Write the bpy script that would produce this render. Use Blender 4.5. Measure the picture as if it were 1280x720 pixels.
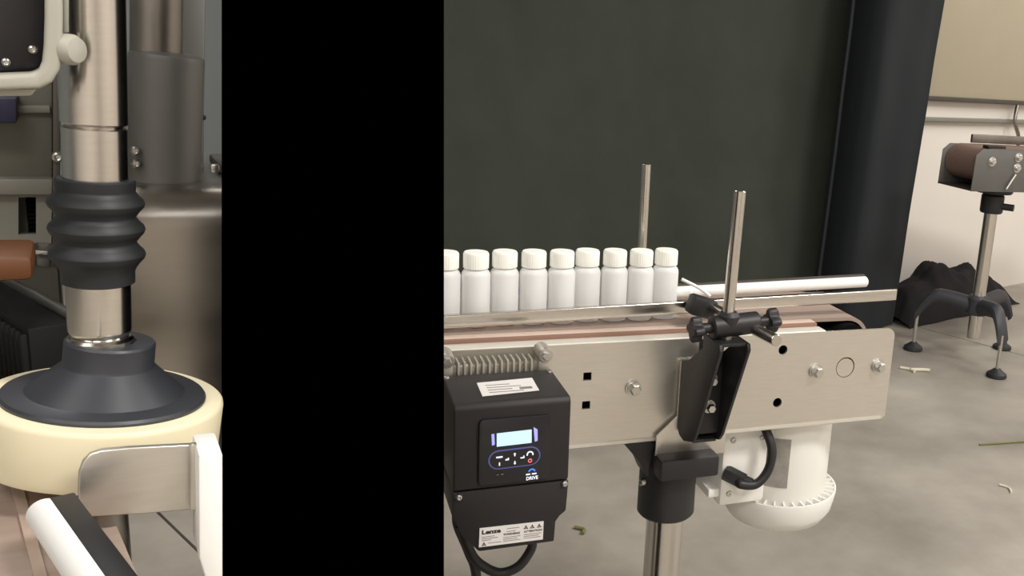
import bpy, bmesh, math, random
from mathutils import Vector, Matrix, noise

scene = bpy.context.scene
COL = scene.collection
for o in list(bpy.data.objects):
    bpy.data.objects.remove(o)

# ------------------------------------------------------------------ camera
FOCAL_PX, PITCH, ROLL, EYE = 1200.0, math.radians(13.4), math.radians(4.6), 1.0
cam_data = bpy.data.cameras.new('camera')
cam_data.sensor_width = 36.0
cam_data.lens = FOCAL_PX * 36.0 / 1280.0
cam_data.shift_x = -278.0 / 1280.0
cam_data.clip_start = 0.02
cam = bpy.data.objects.new('camera', cam_data)
COL.objects.link(cam)
fw = Vector((0, math.cos(PITCH), -math.sin(PITCH)))
up0 = Vector((0, math.sin(PITCH), math.cos(PITCH)))
rt0 = Vector((1, 0, 0))
rt = rt0 * math.cos(ROLL) + up0 * math.sin(ROLL)
up = -rt0 * math.sin(ROLL) + up0 * math.cos(ROLL)
cam.matrix_world = Matrix(((rt.x, up.x, -fw.x, 0), (rt.y, up.y, -fw.y, 0), (rt.z, up.z, -fw.z, EYE), (0, 0, 0, 1)))
scene.camera = cam

# ------------------------------------------------------------------ light
scene.view_settings.view_transform = 'Standard'
scene.view_settings.look = 'None'
scene.view_settings.gamma = 1.0
scene.view_settings.exposure = 0.1
scene.view_settings.use_curve_mapping = False

world = bpy.data.worlds.new('hall_ambient')
scene.world = world
world.use_nodes = True
bg = world.node_tree.nodes['Background']
bg.inputs[0].default_value = (1.0, 0.95, 0.89, 1)
bg.inputs[1].default_value = 0.3


def ceiling_lamp(name, loc, size, power, color=(1, 0.972, 0.93)):
    d = bpy.data.lights.new(name, 'AREA')
    d.shape = 'RECTANGLE'
    d.size, d.size_y = size
    d.energy = power
    d.color = color
    o = bpy.data.objects.new(name, d)
    o.location = loc
    COL.objects.link(o)
    return o


for lx, ly, pw in ((2.3, -0.1, 150), (-1.3, -0.9, 26), (2.9, 2.4, 60), (-1.9, 2.3, 22), (1.0, -2.6, 70), (-1.6, -2.9, 34), (4.0, 4.8, 62)):
    ceiling_lamp('ceiling_lamp', (lx, ly, 3.55), (1.5, 0.5), pw)


# ------------------------------------------------------------------ materials
def lin(c):
    return tuple((v / 255 / 12.92) if v / 255 <= 0.04045 else ((v / 255 + 0.055) / 1.055) ** 2.4 for v in c) + (1,)


def mat(name, rgb, rough=0.5, metal=0.0, spec=0.5, var=0.0, scale=20.0, stretch=(1, 1, 1), bump=0.0, bscale=None,
        rgb2=None, emit=0.0, sss=0.0, coat=0.0, rvar=0.0, trans=0.0, sscale=0.01):
    m = bpy.data.materials.new(name)
    m.use_nodes = True
    nt = m.node_tree
    b = nt.nodes['Principled BSDF']
    c = lin(rgb)
    b.inputs['Base Color'].default_value = c
    b.inputs['Roughness'].default_value = rough
    b.inputs['Metallic'].default_value = metal
    b.inputs['Specular IOR Level'].default_value = spec
    b.inputs['Coat Weight'].default_value = coat
    b.inputs['Transmission Weight'].default_value = trans
    if sss:
        b.inputs['Subsurface Weight'].default_value = sss
        b.inputs['Subsurface Radius'].default_value = (1, 0.9, 0.8)
        b.inputs['Subsurface Scale'].default_value = sscale
    if emit:
        b.inputs['Emission Color'].default_value = c
        b.inputs['Emission Strength'].default_value = emit
    if var or bump or rvar or rgb2:
        tc = nt.nodes.new('ShaderNodeTexCoord')
        mp = nt.nodes.new('ShaderNodeMapping')
        mp.inputs['Scale'].default_value = stretch
        nt.links.new(tc.outputs['Object'], mp.inputs[0])
        nz = nt.nodes.new('ShaderNodeTexNoise')
        nz.inputs['Scale'].default_value = scale
        nz.inputs['Detail'].default_value = 6
        nz.inputs['Roughness'].default_value = 0.6
        nt.links.new(mp.outputs[0], nz.inputs[0])
        if var or rgb2:
            rp = nt.nodes.new('ShaderNodeValToRGB')
            rp.color_ramp.elements[0].position = 0.3
            rp.color_ramp.elements[1].position = 0.7
            d = lin(rgb2) if rgb2 else tuple(v * (1 - var) for v in c[:3]) + (1,)
            rp.color_ramp.elements[0].color = d
            rp.color_ramp.elements[1].color = c
            nt.links.new(nz.outputs[0], rp.inputs[0])
            nt.links.new(rp.outputs[0], b.inputs['Base Color'])
        if rvar:
            mr = nt.nodes.new('ShaderNodeMapRange')
            mr.inputs[3].default_value = max(0.02, rough - rvar)
            mr.inputs[4].default_value = min(1, rough + rvar)
            nt.links.new(nz.outputs[0], mr.inputs[0])
            nt.links.new(mr.outputs[0], b.inputs['Roughness'])
        if bump:
            nz2 = nz
            if bscale:
                nz2 = nt.nodes.new('ShaderNodeTexNoise')
                nz2.inputs['Scale'].default_value = bscale
                nz2.inputs['Detail'].default_value = 4
                nt.links.new(mp.outputs[0], nz2.inputs[0])
            bp = nt.nodes.new('ShaderNodeBump')
            bp.inputs['Strength'].default_value = bump
            bp.inputs['Distance'].default_value = 0.01
            nt.links.new(nz2.outputs[0], bp.inputs['Height'])
            nt.links.new(bp.outputs[0], b.inputs['Normal'])
    return m


MT = dict(
    concrete=mat('polished_concrete', (178, 171, 160), 0.42, spec=0.4, rgb2=(124, 118, 109), scale=1.9, bump=0.04, bscale=60, rvar=0.12),
    joint=mat('joint_filler', (52, 45, 40), 0.9),
    wall=mat('white_wall_paint', (231, 224, 216), 0.85, var=0.06, scale=1.5),
    greywall=mat('grey_wall_paint', (150, 156, 158), 0.85, var=0.05, scale=1.2),
    ceil=mat('ceiling_paint', (150, 146, 140), 0.9),
    black_band=mat('flat_black_band', (0, 0, 0), 1.0, spec=0.0),
    drape=mat('black_drape_cloth', (66, 70, 63), 0.92, spec=0.15, var=0.16, scale=5, bump=0.5, bscale=7),
    drape2=mat('navy_black_drape_cloth', (43, 46, 49), 0.8, spec=0.2, var=0.12, scale=3, stretch=(2, 2, 0.4)),
    board=mat('beige_board', (178, 168, 146), 0.35, var=0.12, scale=1.5),
    frame_dark=mat('dark_frame', (70, 64, 58), 0.5),
    steel=mat('brushed_steel', (216, 211, 202), 0.31, 0.85, var=0.08, scale=40, stretch=(1, 1, 14), rvar=0.06),
    steel_x=mat('brushed_steel_lengthwise', (232, 228, 218), 0.42, 0.45, var=0.07, scale=30, stretch=(0.6, 10, 10), rvar=0.06),
    steel_dark=mat('dull_steel', (150, 145, 138), 0.42, 1.0, var=0.2, scale=12, rvar=0.08),
    chrome=mat('polished_steel', (225, 220, 212), 0.16, 1.0, var=0.05, scale=60),
    rodsteel=mat('drawn_steel', (216, 211, 204), 0.2, 1.0, var=0.08, scale=60, stretch=(1, 1, 8)),
    bolt=mat('zinc_bolt', (204, 202, 198), 0.32, 1.0),
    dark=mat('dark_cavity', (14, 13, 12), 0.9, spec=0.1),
    belt=mat('tan_belt', (164, 144, 132), 0.5, var=0.14, scale=30, stretch=(0.3, 6, 6)),
    farbelt=mat('brown_belt', (128, 104, 94), 0.5, var=0.2, scale=20, stretch=(0.5, 5, 5)),
    strip=mat('pale_pink_wear_strip', (208, 186, 172), 0.5, var=0.06, scale=20),
    strip3=mat('light_tan_strip', (176, 156, 142), 0.5),
    strip2=mat('brown_wear_strip', (134, 102, 86), 0.55),
    hdpe=mat('translucent_white_plastic', (248, 248, 247), 0.45, spec=0.25),
    cap=mat('white_cap_plastic', (248, 247, 240), 0.45, sss=0.15, spec=0.4),
    white=mat('white_plastic', (240, 239, 236), 0.38, spec=0.5),
    blackp=mat('black_plastic', (36, 35, 37), 0.48, spec=0.45, var=0.12, scale=80),
    blackg=mat('black_gloss_plastic', (26, 25, 30), 0.22, spec=0.5),
    drive=mat('charcoal_drive_casing', (40, 37, 38), 0.55, spec=0.35, var=0.08, scale=200, bump=0.02),
    alu=mat('cast_aluminium', (196, 192, 182), 0.45, 0.9, var=0.12, scale=50),
    label=mat('label_paper', (228, 224, 220), 0.5),
    railblack=mat('matt_black_rail', (18, 17, 17), 0.6, spec=0.25),
    ink=mat('label_ink', (28, 27, 30), 0.6),
    inkgrey=mat('label_fine_print', (126, 124, 124), 0.6),
    screen=mat('lit_screen', (172, 208, 232), 0.3, emit=0.85),
    glow=mat('lit_side_bar', (146, 146, 226), 0.3, emit=0.8),
    icon=mat('lit_icon', (222, 226, 240), 0.4, emit=0.7),
    icon_red=mat('lit_red_icon', (232, 108, 112), 0.4, emit=0.6),
    icon_blue=mat('blue_arc', (70, 130, 225), 0.4, emit=0.5),
    keybed=mat('keypad_lit_rim', (72, 74, 128), 0.3, emit=0.6),
    motor=mat('white_motor_paint', (240, 238, 232), 0.42, spec=0.45, var=0.03, scale=10),
    motor_plate=mat('motor_rating_plate', (176, 172, 166), 0.45, 0.5, var=0.3, scale=70),
    rubber=mat('black_rubber', (38, 40, 42), 0.5, spec=0.4, var=0.15, scale=60),
    hub=mat('dark_moulded_hub', (52, 54, 60), 0.42, spec=0.5, var=0.1, scale=30),
    cream=mat('cream_rubber', (236, 226, 194), 0.55, spec=0.3, var=0.05, scale=20),
    satin=mat('satin_grey_metal', (112, 111, 108), 0.5, 0.5, var=0.15, scale=8),
    cabinet=mat('grey_green_machine_paint', (104, 103, 94), 0.5, var=0.12, scale=8),
    cabinet2=mat('light_machine_paint', (130, 128, 118), 0.5, var=0.08, scale=8),
    framep=mat('ivory_painted_frame', (172, 170, 158), 0.4, var=0.06, scale=20),
    sheet=mat('curved_sheet_steel', (176, 170, 162), 0.3, 1.0, var=0.14, scale=10, stretch=(1, 1, 4), rvar=0.08),
    orange=mat('orange_brown_block', (102, 62, 34), 0.5, var=0.15, scale=20),
    navy=mat('navy_block', (30, 30, 58), 0.5),
    heap=mat('black_cloth', (36, 34, 36), 0.85, spec=0.2, var=0.2, scale=12),
    castblack=mat('black_cast_leg', (58, 58, 63), 0.5, spec=0.4),
    scrap=mat('pale_scrap', (214, 208, 190), 0.7),
    scrap_dark=mat('olive_scrap', (112, 112, 66), 0.7),
)


# thin-walled bottle plastic lets light through
_nt = MT['hdpe'].node_tree
_tr = _nt.nodes.new('ShaderNodeBsdfTranslucent')
_tr.inputs[0].default_value = lin((250, 250, 250))
_mx = _nt.nodes.new('ShaderNodeMixShader')
_mx.inputs[0].default_value = 0.28
_nt.links.new(_nt.nodes['Principled BSDF'].outputs[0], _mx.inputs[1])
_nt.links.new(_tr.outputs[0], _mx.inputs[2])
_nt.links.new(_mx.outputs[0], _nt.nodes['Material Output'].inputs[0])


# ------------------------------------------------------------------ mesh helpers
class Frame:
    def __init__(self, x, y, deg):
        self.a = math.radians(deg)
        self.m = Matrix.Translation((x, y, 0)) @ Matrix.Rotation(self.a, 4, 'Z')


FC = Frame(0.0, 1.121, 25.28)          # bottle conveyor: along, across, up
FL = Frame((-0.3566, 0.5145)[0], (-0.3566, 0.5145)[1], 34.72420)  # capping head
FB = Frame(0.877, 3.36, 25.28)          # conveyor by the wall
FWL = Frame(0.45, 3.80, 45.0)          # white wall
FD = Frame(0.61, 3.78, 25.28)          # drape line
FW = Frame(0, 0, 0)
ZC = 0.672                             # height of the conveyor's side-panel fold


class B:
    """collects shapes in frame coordinates"""

    def __init__(self):
        self.bm = bmesh.new()

    def add(self, bm, bev=0.0, seg=2):
        if bev:
            es = [e for e in bm.edges if len(e.link_faces) == 2 and e.calc_face_angle(0) > 0.6]
            bmesh.ops.bevel(bm, geom=es, offset=bev, segments=seg, profile=0.5, affect='EDGES', clamp_overlap=True)
        me = bpy.data.meshes.new('tmp')
        bm.to_mesh(me)
        bm.free()
        self.bm.from_mesh(me)
        bpy.data.meshes.remove(me)
        return self

    def box(self, c, s, bev=0.0, rot=None):
        bm = bmesh.new()
        bmesh.ops.create_cube(bm, size=1.0)
        bmesh.ops.scale(bm, vec=s, verts=bm.verts)
        if bev:
            es = list(bm.edges)
            bmesh.ops.bevel(bm, geom=es, offset=bev, segments=2, profile=0.5, affect='EDGES', clamp_overlap=True)
        if rot is not None:
            bmesh.ops.transform(bm, matrix=rot.to_4x4(), verts=bm.verts)
        bmesh.ops.translate(bm, vec=c, verts=bm.verts)
        return self.add(bm)

    def prism(self, poly, lo, hi, ax='n', bev=0.0, seg=2):
        """poly in two axes, extruded along ax: 'n' -> (s,z), 'z' -> (s,n), 's' -> (n,z)"""
        bm = bmesh.new()

        def pt(p, h):
            return {'n': (p[0], h, p[1]), 'z': (p[0], p[1], h), 's': (h, p[0], p[1])}[ax]
        v0 = [bm.verts.new(pt(p, lo)) for p in poly]
        v1 = [bm.verts.new(pt(p, hi)) for p in poly]
        k = len(poly)
        bm.faces.new(v0)
        bm.faces.new(v1[::-1])
        for i in range(k):
            bm.faces.new((v0[i], v1[i], v1[(i + 1) % k], v0[(i + 1) % k]))
        bmesh.ops.recalc_face_normals(bm, faces=bm.faces)
        return self.add(bm, bev, seg)

    def lathe(self, prof, p0=(0, 0, 0), axis=(0, 0, 1), seg=40):
        """prof: (radius, height) pairs, closed at both ends by caps"""
        bm = bmesh.new()
        q = Vector((0, 0, 1)).rotation_difference(Vector(axis).normalized()).to_matrix()
        p0 = Vector(p0)
        rings = []
        for r, h in prof:
            if r < 1e-6:
                rings.append([bm.verts.new(p0 + q @ Vector((0, 0, h)))])
            else:
                rings.append([bm.verts.new(p0 + q @ Vector((r * math.cos(2 * math.pi * i / seg), r * math.sin(2 * math.pi * i / seg), h))) for i in range(seg)])
        for a, b in zip(rings, rings[1:]):
            for i in range(seg):
                j = (i + 1) % seg
                if len(a) == 1 and len(b) > 1:
                    bm.faces.new((a[0], b[j], b[i]))
                elif len(b) == 1 and len(a) > 1:
                    bm.faces.new((a[i], a[j], b[0]))
                elif len(a) > 1:
                    bm.faces.new((a[i], a[j], b[j], b[i]))
        for rg in (rings[0], rings[-1]):
            if len(rg) > 1:
                bm.faces.new(rg)
        bmesh.ops.recalc_face_normals(bm, faces=bm.faces)
        return self.add(bm)

    def cyl(self, p0, p1, r, r1=None, seg=32, bev=0.0):
        p0, p1 = Vector(p0), Vector(p1)
        L = (p1 - p0).length
        r1 = r if r1 is None else r1
        if bev:
            pr = [(r - bev, 0), (r, bev), (r1, L - bev), (r1 - bev, L)]
        else:
            pr = [(r, 0), (r1, L)]
        return self.lathe(pr, p0, p1 - p0, seg)

    def tube(self, pts, r, seg=14, sub=6):
        pts = [Vector(p) for p in pts]
        path = []
        k = len(pts)
        for i in range(k - 1):
            a, b, c, d = pts[max(0, i - 1)], pts[i], pts[i + 1], pts[min(k - 1, i + 2)]
            for j in range(sub):
                t = j / sub
                path.append(0.5 * ((2 * b) + (c - a) * t + (2 * a - 5 * b + 4 * c - d) * t * t + (3 * b - a - 3 * c + d) * t ** 3))
        path.append(pts[-1])
        bm = bmesh.new()
        rings = []
        nrm = None
        for i, p in enumerate(path):
            tg = (path[min(i + 1, len(path) - 1)] - path[max(i - 1, 0)]).normalized()
            if nrm is None:
                nrm = tg.orthogonal().normalized()
            nrm = (nrm - tg * nrm.dot(tg)).normalized()
            bi = tg.cross(nrm)
            rr = r[min(len(r) - 1, i * len(r) // len(path))] if isinstance(r, (list, tuple)) else r
            rings.append([bm.verts.new(p + (nrm * math.cos(2 * math.pi * q / seg) + bi * math.sin(2 * math.pi * q / seg)) * rr) for q in range(seg)])
        for a, b in zip(rings, rings[1:]):
            for q in range(seg):
                bm.faces.new((a[q], a[(q + 1) % seg], b[(q + 1) % seg], b[q]))
        bm.faces.new(rings[0])
        bm.faces.new(rings[-1])
        bmesh.ops.recalc_face_normals(bm, faces=bm.faces)
        return self.add(bm)

    def hexbolt(self, c, r, h, d):
        """washer + hex head, standing out along d"""
        c, d = Vector(c), Vector(d).normalized()
        self.cyl(c, c + d * h * 0.22, r * 1.45, seg=28)
        self.cyl(c + d * h * 0.22, c + d * h * 0.4, r * 1.15, seg=28)
        self.lathe([(r * 0.92, h * 0.3), (r, h * 0.45), (r, h * 0.85), (r * 0.82, h), (0, h)], c, d, 6)
        return self

    def panhead(self, c, r, h, d):
        c, d = Vector(c), Vector(d).normalized()
        return self.lathe([(r, 0), (r, h * 0.4), (r * 0.85, h * 0.8), (r * 0.5, h), (r * 0.35, h * 0.95), (r * 0.33, h * 0.5), (0, h * 0.5)], c, d, 24)

    def plate(self, outer, holes, n0, n1):
        """flat sheet in the s-z plane with real holes"""
        cu = bpy.data.curves.new('tmp', 'CURVE')
        cu.dimensions = '2D'
        cu.fill_mode = 'BOTH'
        for lp in [outer] + holes:
            sp = cu.splines.new('POLY')
            sp.points.add(len(lp) - 1)
            for i, p in enumerate(lp):
                sp.points[i].co = (p[0], p[1], 0, 1)
            sp.use_cyclic_u = True
        cu.extrude = abs(n1 - n0) / 2
        ob = bpy.data.objects.new('tmp', cu)
        COL.objects.link(ob)
        dg = bpy.context.evaluated_depsgraph_get()
        me = bpy.data.meshes.new_from_object(ob.evaluated_get(dg))
        bm = bmesh.new()
        bm.from_mesh(me)
        for v in bm.verts:
            x, y, z = v.co
            v.co = (x, (n0 + n1) / 2 + z, y)
        bmesh.ops.recalc_face_normals(bm, faces=bm.faces)
        bpy.data.objects.remove(ob)
        bpy.data.curves.remove(cu)
        bpy.data.meshes.remove(me)
        return self.add(bm)

    def text(self, s, size, org, ex, ey, depth=0.0002, bold=0.0, width=None):
        """lettering lying in the plane of ex, ey"""
        cu = bpy.data.curves.new('tmp', 'FONT')
        cu.body = s
        cu.size = size
        cu.extrude = depth / 2
        cu.offset = bold
        cu.resolution_u = 3
        ob = bpy.data.objects.new('tmp', cu)
        COL.objects.link(ob)
        dg = bpy.context.evaluated_depsgraph_get()
        me = bpy.data.meshes.new_from_object(ob.evaluated_get(dg))
        bm = bmesh.new()
        bm.from_mesh(me)
        ex, ey, org = Vector(ex).normalized(), Vector(ey).normalized(), Vector(org)
        ez = ex.cross(ey)
        xs = [v.co.x for v in bm.verts]
        kx = width / (max(xs) - min(xs)) if width else 1.0
        for v in bm.verts:
            c = v.co.copy()
            v.co = org + ex * (c.x * kx) + ey * c.y + ez * c.z
        bpy.data.objects.remove(ob)
        bpy.data.curves.remove(cu)
        bpy.data.meshes.remove(me)
        return self.add(bm)

    def mesh(self, name, off=(0, 0, 0), smooth=35):
        off = Vector(off)
        for v in self.bm.verts:
            v.co -= off
        me = bpy.data.meshes.new(name)
        self.bm.to_mesh(me)
        self.bm.free()
        me.shade_smooth()
        me.set_sharp_from_angle(angle=math.radians(smooth))
        return me


ROOT = {}


def tag(o, label=None, cat=None, group=None, kind=None):
    if label: o['label'] = label
    if cat: o['category'] = cat
    if group: o['group'] = group
    if kind: o['kind'] = kind
    return o


def thing(name, label, cat, frame, pos, group=None):
    o = bpy.data.objects.new(name, None)
    o.empty_display_size = 0.02
    COL.objects.link(o)
    o.matrix_world = Matrix.Translation(frame.m @ Vector(pos)) @ Matrix.Rotation(frame.a, 4, 'Z')
    ROOT[o] = Vector(pos)
    return tag(o, label, cat, group)


def part(b, name, m, parent, label=None, smooth=35):
    off = ROOT[parent]
    o = bpy.data.objects.new(name, b.mesh(name, off, smooth))
    o.data.materials.append(MT[m])
    COL.objects.link(o)
    o.parent = parent
    ROOT[o] = off
    if label: o['label'] = label
    return o


def solo(b, name, m, frame, pos, label=None, cat=None, group=None, kind=None, smooth=35):
    o = bpy.data.objects.new(name, b.mesh(name, pos, smooth))
    o.data.materials.append(MT[m])
    COL.objects.link(o)
    o.matrix_world = Matrix.Translation(frame.m @ Vector(pos)) @ Matrix.Rotation(frame.a, 4, 'Z')
    ROOT[o] = Vector(pos)
    return tag(o, label, cat, group, kind)


def z(p):
    """(along, height over the fold) -> (along, height over the floor)"""
    return (p[0], p[1] + ZC)


def circle(c, r, k=24):
    return [(c[0] + r * math.cos(2 * math.pi * i / k), c[1] + r * math.sin(2 * math.pi * i / k)) for i in range(k)]


def rrect(x0, y0, x1, y1, r, k=5):
    out = []
    for cx, cy, a in ((x1 - r, y1 - r, 0), (x0 + r, y1 - r, 90), (x0 + r, y0 + r, 180), (x1 - r, y0 + r, 270)):
        for i in range(k + 1):
            t = math.radians(a + 90 * i / k)
            out.append((cx + r * math.cos(t), cy + r * math.sin(t)))
    return out


# ================================================================== SETTING
jd = Vector((0.7630, -0.6464, 0))            # direction of the floor joints
jn = Vector((0.6464, 0.7630, 0))
b = B(); b.box((0.0, 3.0, -0.06), (11, 15, 0.1))
floor = solo(b, 'floor', 'joint', FW, (0, 0, 0), kind='structure')
ds = [-4.85, -2.1, 0.629, 3.371, 6.1, 8.9, 11.6]
for i in range(6):
    lo, hi = ds[i] + 0.003, ds[i + 1] - 0.003
    b = B()
    pl = [jn * lo - jd * 8, jn * hi - jd * 8, jn * hi + jd * 8, jn * lo + jd * 8]
    b.prism([(p.x, p.y) for p in pl], -0.009, 0.0, 'z')
    part(b, 'slab', 'concrete', floor)

b = B(); b.box((3.2, 0.06, 1.85), (6.4, 0.12, 3.7))
solo(b, 'wall_back', 'wall', FWL, (0, 0, 0), 'white painted wall behind the far conveyor', kind='structure')
b = B(); b.box((-2.25, 4.02, 1.85), (5.5, 0.12, 3.7))
solo(b, 'wall_left', 'greywall', FW, (0, 0, 0), 'grey wall behind the capping machine', kind='structure')

for nm, c_, s_ in (('wall_right', (5.06, 3.0, 1.85), (0.12, 15, 3.7)), ('wall_far_left', (-5.06, 0.0, 1.85), (0.12, 8.2, 3.7)), ('wall_front', (0, -4.06, 1.85), (10.2, 0.12, 3.7))):
    b = B(); b.box(c_, s_); solo(b, nm, 'greywall' if nm == 'wall_far_left' else 'wall', FW, (0, 0, 0), kind='structure')
b = B(); b.box((0, 3.0, 3.76), (10.4, 15, 0.12)); solo(b, 'ceiling', 'ceil', FW, (0, 0, 0), kind='structure')

# added black post, standing in for the blank band between the two views
b = B()
bm = bmesh.new()
lo = [bm.verts.new(v) for v in ((-0.3699, 0.60, 0), (-0.1804, 0.60, 0), (-0.2140, 0.70, 0), (-0.4000, 0.70, 0))]
hi = [bm.verts.new(v) for v in ((-0.3010, 0.60, 1.5), (-0.1923, 0.60, 1.5), (-0.2260, 0.70, 1.5), (-0.3350, 0.70, 1.5))]
for k in range(4):
    bm.faces.new((lo[k], lo[(k + 1) % 4], hi[(k + 1) % 4], hi[k]))
bm.faces.new(lo); bm.faces.new(hi)
bmesh.ops.recalc_face_normals(bm, faces=bm.faces)
b.add(bm)
solo(b, 'black_band_post', 'black_band', FW, (0, 0, 0), 'added matte black post filling the blank band between the two views', kind='structure')

# ------------------------------------------------------------------ drapes
def drape(name, m, s0b, s1b, s0t, s1t, zt, n0, waves, amp, label, seed, nx=160, nz=50, fold=None):
    bm = bmesh.new()
    rows = []
    for j in range(nz + 1):
        v = j / nz
        row = []
        for i in range(nx + 1):
            t = i / nx
            sb, st = s0b + (s1b - s0b) * t, s0t + (s1t - s0t) * t
            s = sb + (st - sb) * v
            w = sum(math.sin(t * 2 * math.pi * k + ph + 0.5 * math.sin(3 * v + k)) * a for k, ph, a in waves)
            nn = noise.noise(Vector((s * 3 + seed, v * 2.5, seed))) * amp * 0.9 + noise.noise(Vector((s * 9 + v * 5, v * 7, seed))) * amp * 0.22
            if fold:
                nn += fold[2] * math.exp(-((t - fold[0]) / fold[1]) ** 2)
            row.append(bm.verts.new((s, n0 + w * amp + nn, 0.012 + v * (zt - 0.012))))
        rows.append(row)
    for a, c in zip(rows, rows[1:]):
        for i in range(nx):
            bm.faces.new((a[i], a[i + 1], c[i + 1], c[i]))
    bmesh.ops.recalc_face_normals(bm, faces=bm.faces)
    bmesh.ops.solidify(bm, geom=list(bm.faces), thickness=0.003)
    b = B(); b.add(bm)
    return solo(b, name, m, FD, ((s0b + s1b) / 2, n0, 0), label, 'curtain', smooth=60)


drape('backdrop_curtain', 'drape', -2.02, -0.26, -2.02, -0.22, 2.5, 0.10, ((2.3, 0.3, 0.5), (5, 1.0, 0.1)), 0.035,
      'wide black backdrop curtain hanging behind the row of white bottles', 3.1)
drape('side_curtain', 'drape2', -0.365, 0.008, -0.31, 0.12, 2.5, -0.09, ((0.8, 2.4, 0.8), (2.1, 0.6, 0.25)), 0.03,
      'narrow navy-black curtain with a deep fold, beside the white wall', 8.7, nx=120, fold=(0.17, 0.09, 0.16))

# ------------------------------------------------------------------ wall things
b0 = (0.3146, 0.8919); b1 = (1.1437, 0.8997)
t = thing('wall_board', 'large beige board with dark lower edge on the white wall', 'board', FWL, (0.9, 0, 0.895))
b = B(); b.box((1.15, -0.02, 1.45), (2.3, 0.022, 1.08), 0.003); part(b, 'panel', 'board', t)
b = B(); b.box((1.15, -0.0225, 0.904), (2.3, 0.035, 0.02), 0.003); part(b, 'bottom_rail', 'frame_dark', t)
b = B(); b.box((1.15, -0.0225, 1.998), (2.3, 0.035, 0.02), 0.003); part(b, 'top_rail', 'frame_dark', t)
b = B()
b.prism([(-0.001, 0.808), (-0.028, 0.808), (-0.032, 0.812), (-0.032, 0.822), (-0.028, 0.826), (-0.001, 0.826)], 0.05, 2.4, 's')
solo(b, 'cable_duct', 'cabinet2', FWL, (0.05, 0, 0.808), 'thin grey cable duct running along the white wall', 'cable duct')
c0 = (1.0706, 0.8914); c1 = (1.0452, 0.8190); c2 = (1.1019, 0.7458)
b = B(); b.tube([(c0[0], -0.04, c0[1]), (c1[0], -0.052, c1[1]), (c2[0], -0.05, c2[1]), (c2[0] + 0.03, -0.04, c2[1] - 0.12)], 0.009)
solo(b, 'hanging_cable', 'steel_dark', FWL, (c0[0], -0.04, c0[1]), 'grey cable hanging from the beige board over the duct', 'cable')

# ------------------------------------------------------------------ far conveyor
FZ = 0.772
t = thing('conveyor', 'small far conveyor on a tripod stand beside the white wall', 'conveyor', FB, (0, 0, 0))
nz_, nf, EN = -0.09, 0.09, -0.174
for n0_ in (nz_ - 0.003, nf):
    b = B()
    b.prism([(EN, FZ - 0.14), (0.9, FZ - 0.14), (0.9, FZ + 0.002), (EN + 0.03, FZ + 0.002), (EN + 0.003, FZ - 0.02)], n0_, n0_ + 0.003, 'n', 0.001)
    part(b, 'side_panel', 'satin', t)
b = B()
pr = [(0.9, FZ + 0.004)]
RB = 0.058
for i in range(13):
    a = math.radians(90 + 15 * i)
    pr.append((EN + 0.072 + RB * math.cos(a), FZ + 0.004 - RB + RB * math.sin(a)))
pr += [(0.9, FZ + 0.004 - 2 * RB), (0.9, FZ + 0.009 - 2 * RB)]
for i in range(12, -1, -1):
    a = math.radians(90 + 15 * i)
    pr.append((EN + 0.072 + (RB - 0.005) * math.cos(a), FZ + 0.004 - RB + (RB - 0.005) * math.sin(a)))
pr.append((0.9, FZ - 0.001))
b.prism(pr, nz_ + 0.004, nf - 0.004, 'n')
part(b, 'belt', 'farbelt', t, 'brown belt wrapped round the nose of the far conveyor')
b = B(); b.box(((EN + 0.9) / 2, 0.0, FZ - 0.136), (0.9 - EN, 0.178, 0.006)); part(b, 'bottom_pan', 'steel_dark', t)
b = B()
b.box(((EN + 0.95) / 2 + 0.06, nf - 0.01, FZ + 0.022), (0.85 - EN, 0.012, 0.03), 0.003)
part(b, 'guide_rail', 'steel_dark', t)
b = B(); b.box(((-0.0824, 0.7795)[0], nz_ + 0.02, FZ + 0.008), (0.075, 0.03, 0.01), 0.002); part(b, 'clamp', 'blackp', t)
for q in ((-0.1038, 0.7336), (0.0051, 0.7502), (0.0048, 0.7150)):
    b = B(); b.hexbolt((q[0], nz_ - 0.003, q[1]), 0.011, 0.014, (0, -1, 0)); part(b, 'bolt', 'bolt', t)
b = B(); b.tube([((-0.0023, 0.6932)[0], nz_ - 0.012, (-0.0023, 0.6932)[1]), ((-0.0344, 0.6435)[0], nz_ - 0.012, (-0.0344, 0.6435)[1])], 0.004)
part(b, 'rod', 'bolt', t)
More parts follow.
